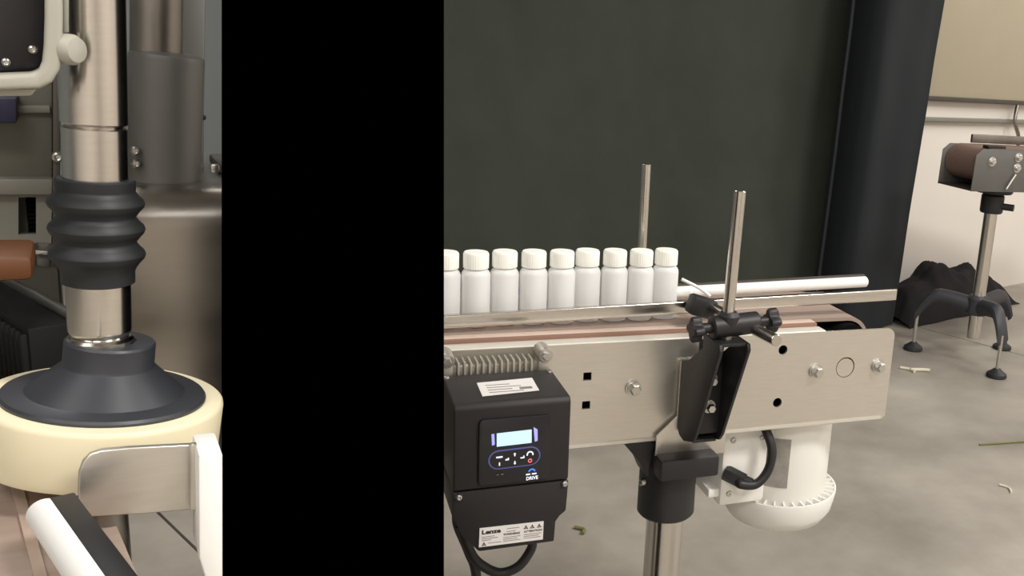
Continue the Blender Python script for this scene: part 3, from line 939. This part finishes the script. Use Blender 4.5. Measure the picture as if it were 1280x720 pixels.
# cable loop below
k0, k1, k2, k3, k4 = (-0.2536, -0.2056), (-0.2670, -0.2246), (-0.2869, -0.2307), (-0.3071, -0.2180), (-0.3174, -0.2022)
b = B(); b.tube([(k0[0], -0.075, ZC + k0[1] + 0.012), (k0[0], -0.075, ZC + k0[1]), (k1[0], -0.075, ZC + k1[1]), (k2[0], -0.072, ZC + k2[1]), (k3[0], -0.07, ZC + k3[1]), (k4[0], -0.068, ZC + k4[1]), (k4[0] - 0.01, -0.066, ZC + k4[1] + 0.03)], 0.0052)
part(b, 'cable', 'blackp', t)
g0, g1, g2 = (-0.3294, -0.1730), (-0.3173, -0.2076), (-0.3084, -0.2415)
b = B(); b.tube([(g0[0], -0.06, ZC + g0[1] + 0.02), (g0[0], -0.06, ZC + g0[1]), (g1[0], -0.06, ZC + g1[1]), (g2[0], -0.06, ZC + g2[1]), (g2[0] + 0.01, -0.05, ZC + g2[1] - 0.12), (g2[0] + 0.03, 0.0, 0.012), (g2[0] + 0.2, 0.05, 0.006)], 0.0052)
part(b, 'cable', 'blackp', t)

# ------------------------------------------------------------------ gear motor
mc = (0.137, 0.095)
t = thing('gear_motor', 'white gear motor hanging under the end of the conveyor', 'motor', FC, (mc[0], mc[1], ZC - 0.318))
b = B(); b.lathe([(0.066, ZC - 0.262), (0.068, ZC - 0.258), (0.068, ZC - 0.135)], (mc[0], mc[1], 0), seg=56); part(b, 'body', 'motor', t)
b = B()
b.lathe([(0.0, ZC - 0.3045), (0.03, ZC - 0.304), (0.052, ZC - 0.301), (0.069, ZC - 0.292), (0.0785, ZC - 0.277), (0.0815, ZC - 0.262), (0.083, ZC - 0.254), (0.083, ZC - 0.249), (0.081, ZC - 0.249), (0.079, ZC - 0.258), (0.0, ZC - 0.262)], (mc[0], mc[1], 0), seg=64)
cw = part(b, 'fan_cowl', 'motor', t)
for k in range(36):
    a = 2 * math.pi * k / 36
    b = B()
    b.box((mc[0] + 0.0745 * math.cos(a), mc[1] + 0.0745 * math.sin(a), ZC - 0.2535), (0.014, 0.0022, 0.009), 0, Matrix.Rotation(a, 3, 'Z'))
    part(b, 'cowl_rib', 'motor', cw)
b = B(); b.box((0.050, 0.075, ZC - 0.187), (0.066, 0.09, 0.112), 0.006); tb = part(b, 'terminal_box', 'motor', t)
b = B(); b.box((0.018, 0.06, ZC - 0.225), (0.03, 0.05, 0.012), 0.002); part(b, 'flange', 'motor', t)
for sx, zz in ((0.03, -0.15), (0.03, -0.225), (0.072, -0.15)):
    b = B(); b.panhead((sx, 0.030, ZC + zz), 0.004, 0.003, (0, -1, 0)); part(b, 'screw', 'bolt', tb)
# rating plate wrapped on the drum
b = B()
bm = bmesh.new()
ring0, ring1 = [], []
for k in range(9):
    a = math.radians(218 + 34 * k / 8)
    for rg, zz in ((ring0, -0.228), (ring1, -0.158)):
        rg.append(bm.verts.new((mc[0] + 0.0685 * math.cos(a), mc[1] + 0.0685 * math.sin(a), ZC + zz)))
for k in range(8):
    bm.faces.new((ring0[k], ring0[k + 1], ring1[k + 1], ring1[k]))
bmesh.ops.recalc_face_normals(bm, faces=bm.faces)
bmesh.ops.solidify(bm, geom=list(bm.faces), thickness=0.0006)
b.add(bm)
part(b, 'rating_plate', 'motor_plate', t)
w0, w1, w2, w3, w4, w5 = (0.0265, -0.1964), (0.0341, -0.2019), (0.0561, -0.2037), (0.0718, -0.1864), (0.0759, -0.1587), (0.0702, -0.1342)
b = B()
b.cyl((w0[0] - 0.004, 0.032, ZC + w0[1] + 0.002), (w0[0] + 0.016, 0.014, ZC + w0[1] - 0.006), 0.0105, seg=6)
b.cyl((w0[0] + 0.012, 0.018, ZC + w0[1] - 0.004), (w0[0] + 0.024, 0.008, ZC + w0[1] - 0.008), 0.008, seg=20)
part(b, 'cable_gland', 'blackp', t)
b = B(); b.tube([(w0[0] + 0.015, 0.016, ZC + w0[1] - 0.005), (w1[0], 0.008, ZC + w1[1]), (w2[0], 0.006, ZC + w2[1]), (w3[0], 0.006, ZC + w3[1]), (w4[0], 0.008, ZC + w4[1]), (w5[0], 0.02, ZC + w5[1]), (w5[0] - 0.01, 0.04, ZC + w5[1] + 0.03)], 0.0062, sub=8)
part(b, 'cable', 'blackp', t)

# ------------------------------------------------------------------ scraps on the floor
def scrap(p, q, r, m, label, bend=0.01):
    a, c = Vector((p[0], p[1], r)), Vector((q[0], q[1], r))
    mid = (a + c) / 2 + Vector((bend, bend * 0.6, 0))
    b = B(); b.tube([a, mid, c], r, 8, 4)
    solo(b, 'floor_scrap', m, FW, (a.x, a.y, 0), label, 'scrap', 'scraps on the concrete floor')
scrap((0.5958, 3.1895), (0.6407, 3.1570), 0.005, 'scrap', 'pale curled scrap on the floor near the left foot of the tripod stand')
scrap((0.6292, 3.1716), (0.6973, 3.1801), 0.006, 'scrap', 'longer pale strip on the floor beside the tripod stand')
scrap((-0.2992, 1.8684), (-0.2778, 1.8436), 0.004, 'scrap_dark', 'small olive scrap on the floor right of the motor drive')
scrap((0.7112, 2.2702), (0.7306, 2.2274), 0.003, 'scrap', 'pale looped scrap on the floor at the right')
scrap((0.7205, 2.5323), (0.8660, 2.5856), 0.003, 'scrap_dark', 'thin dark strand on the floor at the right edge', 0.0)

# ================================================================== CAPPING STATION
SA = Vector((0.041, -0.002, 1))        # spindle axis
DA = Vector((0.125, -0.012, 1))        # wheel axis
ZD = 0.7865
t = thing('capping_spindle', 'steel capping spindle with black bellows and a cream rubber wheel', 'spindle', FL, (0, 0, ZD - 0.035))
wp = (0.0025, 0.0, ZD)
b = B(); b.lathe([(0.03, -0.0395), (0.0540, -0.0395), (0.0575, -0.038), (0.0592, -0.034), (0.0598, -0.006), (0.0594, -0.0040), (0.0584, -0.003), (0.03, -0.003)], wp, DA, 96)
part(b, 'wheel_tyre', 'cream', t, 'cream rubber tyre')
b = B()
b.lathe([(0.02, -0.0055), (0.049, -0.0055), (0.0502, -0.004), (0.0502, -0.0015), (0.0492, 0.0), (0.0400, 0.0008), (0.0388, 0.0012), (0.0228, 0.0165), (0.0222, 0.018), (0.0222, 0.0295), (0.0214, 0.0308), (0.0125, 0.0312), (0.0125, 0.030), (0, 0.030)], wp, DA, 96)
part(b, 'hub_cone', 'hub', t, smooth=22)
def along(h): return Vector((0, 0, ZD)) + SA.normalized() * h
b = B(); b.lathe([(0.0165, 0.0), (0.0165, 0.0035), (0.0150, 0.0050), (0.0120, 0.0055)], along(0.0285), SA, 40); part(b, 'nut', 'chrome', t)
b = B(); b.lathe([(0.0118, 0.030), (0.0152, 0.0365), (0.0154, 0.038), (0.0154, 0.064)], along(0), SA, 48); part(b, 'lower_shaft', 'rodsteel', t)
bp = [(0.0165, 0.0645), (0.0175, 0.065), (0.0175, 0.0715), (0.0180, 0.0725)]
for k in range(3):
    h0 = 0.0750 + k * 0.0143
    bp += [(0.0186, h0 - 0.001), (0.0204, h0 + 0.0018), (0.0222, h0 + 0.0040), (0.0229, h0 + 0.0061), (0.0222, h0 + 0.0082), (0.0202, h0 + 0.0102), (0.0186, h0 + 0.0126)]
bp += [(0.0184, 0.1168), (0.0186, 0.1175), (0.0186, 0.1222), (0.0178, 0.123), (0.014, 0.123)]
b = B(); b.lathe(bp, along(0), SA, 64); part(b, 'bellows', 'rubber', t)
b = B(); b.lathe([(0.0153, 0.122), (0.0153, 0.1502), (0.0146, 0.1510), (0.0132, 0.1512), (0.0132, 0.1535)], along(0), SA, 48); part(b, 'sleeve', 'rodsteel', t)
b = B(); b.lathe([(0.0132, 0.1515), (0.0132, 0.1522), (0.0150, 0.1524), (0.0157, 0.1532), (0.0157, 0.34)], along(0), SA, 48); part(b, 'shaft', 'rodsteel', t)

# grey cylinder behind the spindle
g0, g1 = (0.0500, 0.8701), (0.0563, 0.9667)
t = thing('rear_cylinder', 'grey cylinder with a dark shaft behind the capping spindle', 'cylinder', FL, (g0[0], 0.215, g0[1]))
ga, gb_ = Vector((g0[0], 0.215, g0[1] + 0.0005)), Vector((g1[0], 0.215, g1[1]))
GL = (gb_ - ga).length
b = B(); b.lathe([(0.0235, 0), (0.0248, GL), (0.0240, GL + 0.003), (0.0185, GL + 0.0055)], ga, gb_ - ga, 56); part(b, 'body', 'satin', t)
b = B(); b.lathe([(0.0168, 0), (0.0168, 0.12)], gb_ + Vector((-0.0068, 0, 0.001)), gb_ - ga, 48); part(b, 'shaft', 'steel_dark', t)
for q in ((0.0315, 0.9009), (0.0315, 0.8916)):
    b = B(); b.panhead((q[0], 0.198, q[1]), 0.0032, 0.006, (0, -1, 0)); part(b, 'screw', 'bolt', t)
b = B(); b.panhead(((0.0792, 0.9247)[0] - 0.002, 0.215, (0.0792, 0.9247)[1]), 0.002, 0.003, (1, 0, 0)); part(b, 'screw', 'frame_dark', t)
b = B(); b.prism([(0.0754, 1.0360), (0.0920, 1.0378), (0.0821, 0.8554), (0.0643, 0.8556)], 0.285, 0.31, 'n', 0.002)
solo(b, 'grey_column', 'satin', FL, ((0.0738, 0.8555)[0], 0.3, (0.0738, 0.8555)[1]), 'flat grey upright behind the grey cylinder', 'column')

# curved sheet steel housing
h0, h1, h2 = (0.0293, 0.8776), (0.0944, 0.8699), (0.0871, 0.6739)
t = thing('steel_housing', 'curved sheet steel housing behind the cream wheel', 'housing', FL, (0.07, 0.2, h2[1]))
zt_ = h0[1]
sx0, sx1 = (-0.0234, 0.8442)[0], 0.175
pr = [(0.36, zt_), (0.185, zt_)]
for k in range(1, 9):
    a = math.radians(90 + 90 * k / 8)
    pr.append((0.185 + 0.028 * math.cos(a), zt_ - 0.028 + 0.028 * math.sin(a)))
pr += [(0.153, h2[1]), (0.36, h2[1])]
b = B(); b.prism(pr, -0.012, sx1, 's'); part(b, 'sheet', 'sheet', t)
b = B(); b.box((0.0, 0.27, h2[1] / 2), (0.024, 0.03, h2[1]), 0.001); part(b, 'leg', 'steel_dark', t)
b = B(); b.box((0.135, 0.275, zt_ + 0.004), (0.09, 0.07, 0.008), 0.002); part(b, 'ledge', 'frame_dark', t)
b = B(); q = (0.0829, 0.8814); b.box((q[0], 0.2, zt_ + 0.0105), (0.006, 0.006, 0.006), 0.001); part(b, 'latch', 'bolt', t)

# grey machine cabinet at the left
def lp(pts): return pts
t = thing('machine_cabinet', 'grey-green machine cabinet with a slotted recess left of the spindle', 'cabinet', FL, (-0.08, 0.3, 0.70))
b = B(); b.prism([(-0.0853, 0.9474), (-0.0143, 0.9515), (-0.0199, 0.8726), (-0.0920, 0.8728)], 0.25, 0.40, 'n', 0.002); part(b, 'upper_panel', 'cabinet', t)
b = B(); b.prism([(-0.0914, 0.8746), (-0.0192, 0.8745), (-0.0206, 0.8619), (-0.0924, 0.8627)], 0.24, 0.40, 'n', 0.002); part(b, 'ledge', 'cabinet2', t)
b = B(); b.prism([(-0.0870, 0.9247), (-0.0174, 0.9274), (-0.0177, 0.9221), (-0.0874, 0.9197)], 0.244, 0.252, 'n', 0.001); part(b, 'rib', 'cabinet2', t)
b = B()
o_ = [(-0.0930, 0.8620), (-0.0212, 0.8611), (-0.0247, 0.8183), (-0.0966, 0.8215)]
h_ = [(-0.0416, 0.8590), (-0.0310, 0.8594), (-0.0331, 0.8310), (-0.0437, 0.8313)]
b.plate(o_, [h_], 0.25, 0.256); part(b, 'lower_panel', 'cabinet2', t)
b = B(); b.prism([(-0.0962, 0.8572), (-0.0219, 0.8564), ((-0.0310, 0.7358)[0], 0.0), ((-0.1064, 0.7435)[0], 0.0)], 0.275, 0.40, 'n'); part(b, 'recess', 'cabinet', t)
for k in range(8):
    p_ = (-0.0351, 0.8542); q_ = (-0.0368, 0.8310)
    zz = p_[1] + (q_[1] - p_[1]) * k / 7
    b = B(); b.box((p_[0], 0.268, zz), (0.006, 0.012, 0.0015)); part(b, 'slat', 'dark', t)
b = B(); b.prism([(-0.0141, 0.9520), (-0.0093, 0.9523), (-0.0202, 0.8097), (-0.0242, 0.8099)], 0.235, 0.27, 'n', 0.001); part(b, 'edge_post', 'frame_dark', t)
b = B(); q = (-0.0153, 0.8914); b.panhead((q[0], 0.236, q[1]), 0.0042, 0.006, (0, -1, 0)); part(b, 'bolt', 'bolt', t)
b = B(); b.prism([(-0.0712, 0.9328), (-0.0357, 0.9343), (-0.0370, 0.9171), (-0.0727, 0.9160)], 0.215, 0.25, 'n', 0.001)
solo(b, 'navy_block', 'navy', FL, (-0.13, 0.23, (-0.0370, 0.9171)[1]), 'small navy block below the ivory frame', 'block')
b = B(); b.prism([(-0.0719, 0.8450), (-0.0306, 0.8436), (-0.0313, 0.8282), (-0.0733, 0.8281)], 0.11, 0.17, 'n', 0.004)
solo(b, 'orange_block', 'orange', FL, (-0.1, 0.14, (-0.0313, 0.8282)[1]), 'orange-brown block at the left edge above the black rail', 'block')
t = thing('steel_catch', 'small steel catch beside the orange-brown block', 'catch', FL, ((-0.0275, 0.8219)[0], 0.2, (-0.0275, 0.8219)[1]))
b = B(); b.prism([(-0.0334, 0.8303), (-0.0223, 0.8292), (-0.0225, 0.8263), (-0.0336, 0.8268)], 0.195, 0.225, 'n', 0.001); part(b, 'arm', 'bolt', t)
b = B(); b.prism([(-0.0318, 0.8262), (-0.0240, 0.8258), (-0.0247, 0.8152), (-0.0325, 0.8169)], 0.2, 0.22, 'n', 0.002); part(b, 'block', 'satin', t)

# ivory painted frame
t = thing('machine_guard', 'ivory rimmed machine guard with rounded corner around a black panel', 'guard', FL, (-0.06, -0.03, 0.95))
def bar(pts_out, pts_in):
    return pts_out + pts_in[::-1]
co, ci = [], []
for k in range(7):
    a = k / 6
    co.append((a,)); ci.append((a,))
cx, cy = 50, 82
outp = [(-0.0023, 1.0171), (-0.0035, 0.9946), (-0.0049, 0.9793), (-0.0065, 0.9696), (-0.0099, 0.9633), (-0.0149, 0.9599), (-0.0309, 0.9584), (-0.0520, 0.9570)]
inp = [(-0.0092, 1.0163), (-0.0108, 0.9939), (-0.0121, 0.9807), (-0.0133, 0.9730), (-0.0149, 0.9691), (-0.0172, 0.9671), (-0.0304, 0.9656), (-0.0513, 0.9640)]
b = B(); b.prism(outp + inp[::-1], -0.05, -0.03, 'n', 0.0022, 3); part(b, 'rim', 'framep', t)
b = B(); b.prism([(-0.0488, 1.0124), (-0.0092, 1.0169), (-0.0132, 0.9710), (-0.0165, 0.9652), (-0.0531, 0.9624)], -0.028, -0.02, 'n', 0.0005); pn = part(b, 'panel', 'blackg', t)
for q in ((-0.0170, 0.9773), (-0.0280, 0.9705)):
    b = B(); b.panhead((q[0], -0.028, q[1]), 0.0022, 0.003, (0, -1, 0)); part(b, 'screw', 'bolt', pn)
q = (-0.0017, 0.9790)
b = B(); b.lathe([(0.0068, 0), (0.0074, 0.0015), (0.0074, 0.006), (0.006, 0.0085), (0.002, 0.0095), (0, 0.0095)], (q[0] - 0.0035, -0.042, q[1]), (0.75, -0.66, 0), 32); part(b, 'bolt', 'framep', t)
b = B(); b.prism([(-0.0020, 1.0177), (0.0003, 1.0180), (-0.0018, 0.9867), (-0.0038, 0.9866)], -0.024, -0.02, 'n', 0.0005); part(b, 'edge_strip', 'framep', t)
b = B(); b.prism([(-0.0528, 0.9567), (-0.0168, 0.9588), (-0.0190, 0.9552), (-0.0531, 0.9529)], -0.035, -0.02, 'n', 0.001); part(b, 'lower_lip', 'framep', t)

# black toothed side rail
t = thing('side_rail', 'black toothed conveyor rail with bright edge behind the cream wheel', 'rail', FL, (-0.04, 0.2, 0.74))
r0, r1 = (-0.0549, 0.2641), (-0.0086, 0.1289)
d_ = Vector((r1[0] - r0[0], r1[1] - r0[1], 0)); RL = d_.length; d_.normalize(); n_ = Vector((-d_.y, d_.x, 0))
if n_.y > 0: n_ = -n_
n_ = Vector((-abs(n_.x), -abs(n_.y), 0)) if n_.y <= 0 else n_
def strip(off0, off1, za_, zb_, bev=0.001):
    p_ = [Vector((r0[0], r0[1], 0)) + n_ * off0, Vector((r0[0], r0[1], 0)) + d_ * RL + n_ * off0, Vector((r0[0], r0[1], 0)) + d_ * RL + n_ * off1, Vector((r0[0], r0[1], 0)) + n_ * off1]
    b = B(); b.prism([(k.x, k.y) for k in p_], za_, zb_, 'z', bev); return b
part(strip(0.0, 0.004, 0.77, 0.80), 'bright_edge', 'bolt', t)
part(strip(0.004, 0.03, 0.735, 0.794), 'rail_body', 'railblack', t)
for k in range(16):
    p_ = Vector((r0[0], r0[1], 0)) + d_ * (RL * (k + 0.5) / 16) + n_ * 0.031
    b = B(); b.box((p_.x, p_.y, 0.77), (0.0045, 0.006, 0.04), 0.0006, Matrix.Rotation(math.atan2(d_.y, d_.x), 3, 'Z')); part(b, 'tooth', 'railblack', t)
part(strip(0.036, 0.09, 0.735, 0.752), 'lower_tray', 'blackg', t)

# brown belt below the wheel
b = B()
b.prism([(-0.0772, 0.0761), (-0.0066, 0.0075), (0.0127, -0.1613), (-0.0601, -0.1455)], 0.722, 0.735, 'z', 0.001)
bl = thing('feed_belt', 'brown feed belt under the cream wheel', 'belt', FL, (-0.02, -0.03, 0.72))
part(b, 'belt_top', 'belt', bl)
b = B(); b.prism([(-0.0478, 0.0222), (-0.0425, 0.0198), (-0.0234, -0.1460), (-0.0287, -0.1433)], 0.7345, 0.7365, 'z'); part(b, 'edge_strip', 'strip3', bl)

b = B(); b.box((-0.06, -0.02, 0.361), (0.03, 0.03, 0.722), 0.001); part(b, 'leg', 'steel_dark', bl)

# white guide bar with black back
t = thing('guide_bar', 'white round guide bar with black backing in the lower left corner', 'guide bar', FL, (0.0, -0.08, 0.70))
p0_, p1_ = (-0.0273, -0.0885), (-0.0024, -0.1980)
b = B(); b.cyl((p0_[0], p0_[1], 0.758), (p1_[0], p1_[1], 0.758), 0.0078, seg=32, bev=0.002); part(b, 'wear_face', 'white', t)
dv = Vector((p1_[0] - p0_[0], p1_[1] - p0_[1], 0)).normalized(); nv = Vector((-dv.y, dv.x, 0))
if nv.x < 0: nv = -nv
bq = [Vector((p0_[0], p0_[1], 0)) + nv * 0.002 + dv * 0.001, Vector((p1_[0], p1_[1], 0)) + nv * 0.002, Vector((p1_[0], p1_[1], 0)) + nv * 0.013, Vector((p0_[0], p0_[1], 0)) + nv * 0.013 + dv * 0.001]
b = B(); b.prism([(k.x, k.y) for k in bq], 0.750, 0.7655, 'z', 0.001); part(b, 'backing', 'blackp', t)

# bracket plate, post, white block
t = thing('plate_bracket', 'rounded steel plate bracket in front of the cream wheel', 'bracket', FL, (0.0, -0.07, 0.74))
b = B()
pts = [(-0.0134, 0.7447), (-0.0135, 0.7600), (-0.0125, 0.7696), (-0.0104, 0.7754), (-0.0071, 0.7788), (-0.0022, 0.7801), (0.0096, 0.7795), (0.0409, 0.7761), (0.0392, 0.7382), (0.0146, 0.7406)]
b.prism(pts, -0.073, -0.069, 'n', 0.0012, 3); part(b, 'plate', 'steel', t)
b = B(); b.prism([(0.0373, 0.7778), (0.0406, 0.7777), (0.0389, 0.7401), (0.0355, 0.7403)], -0.077, -0.0725, 'n', 0.0008); part(b, 'folded_edge', 'steel', t)
q0, q1 = (-0.0004, 0.7429), (-0.0053, 0.6633)
b = B(); b.cyl((q0[0], -0.062, q0[1]), (q1[0] - 0.004, -0.062, 0.0), 0.0078, seg=24); part(b, 'stem', 'steel_dark', t)
b = B()
b.prism([(0.0396, 0.7776), (0.0510, 0.7770), (0.0472, 0.6824), (0.0420, 0.6937), (0.0373, 0.7190)], -0.092, -0.06, 'n', 0.0018)
solo(b, 'white_block', 'white', FL, ((0.0428, 0.7129)[0], -0.075, (0.0420, 0.6937)[1]), 'tall white plastic block beside the added black post', 'block')
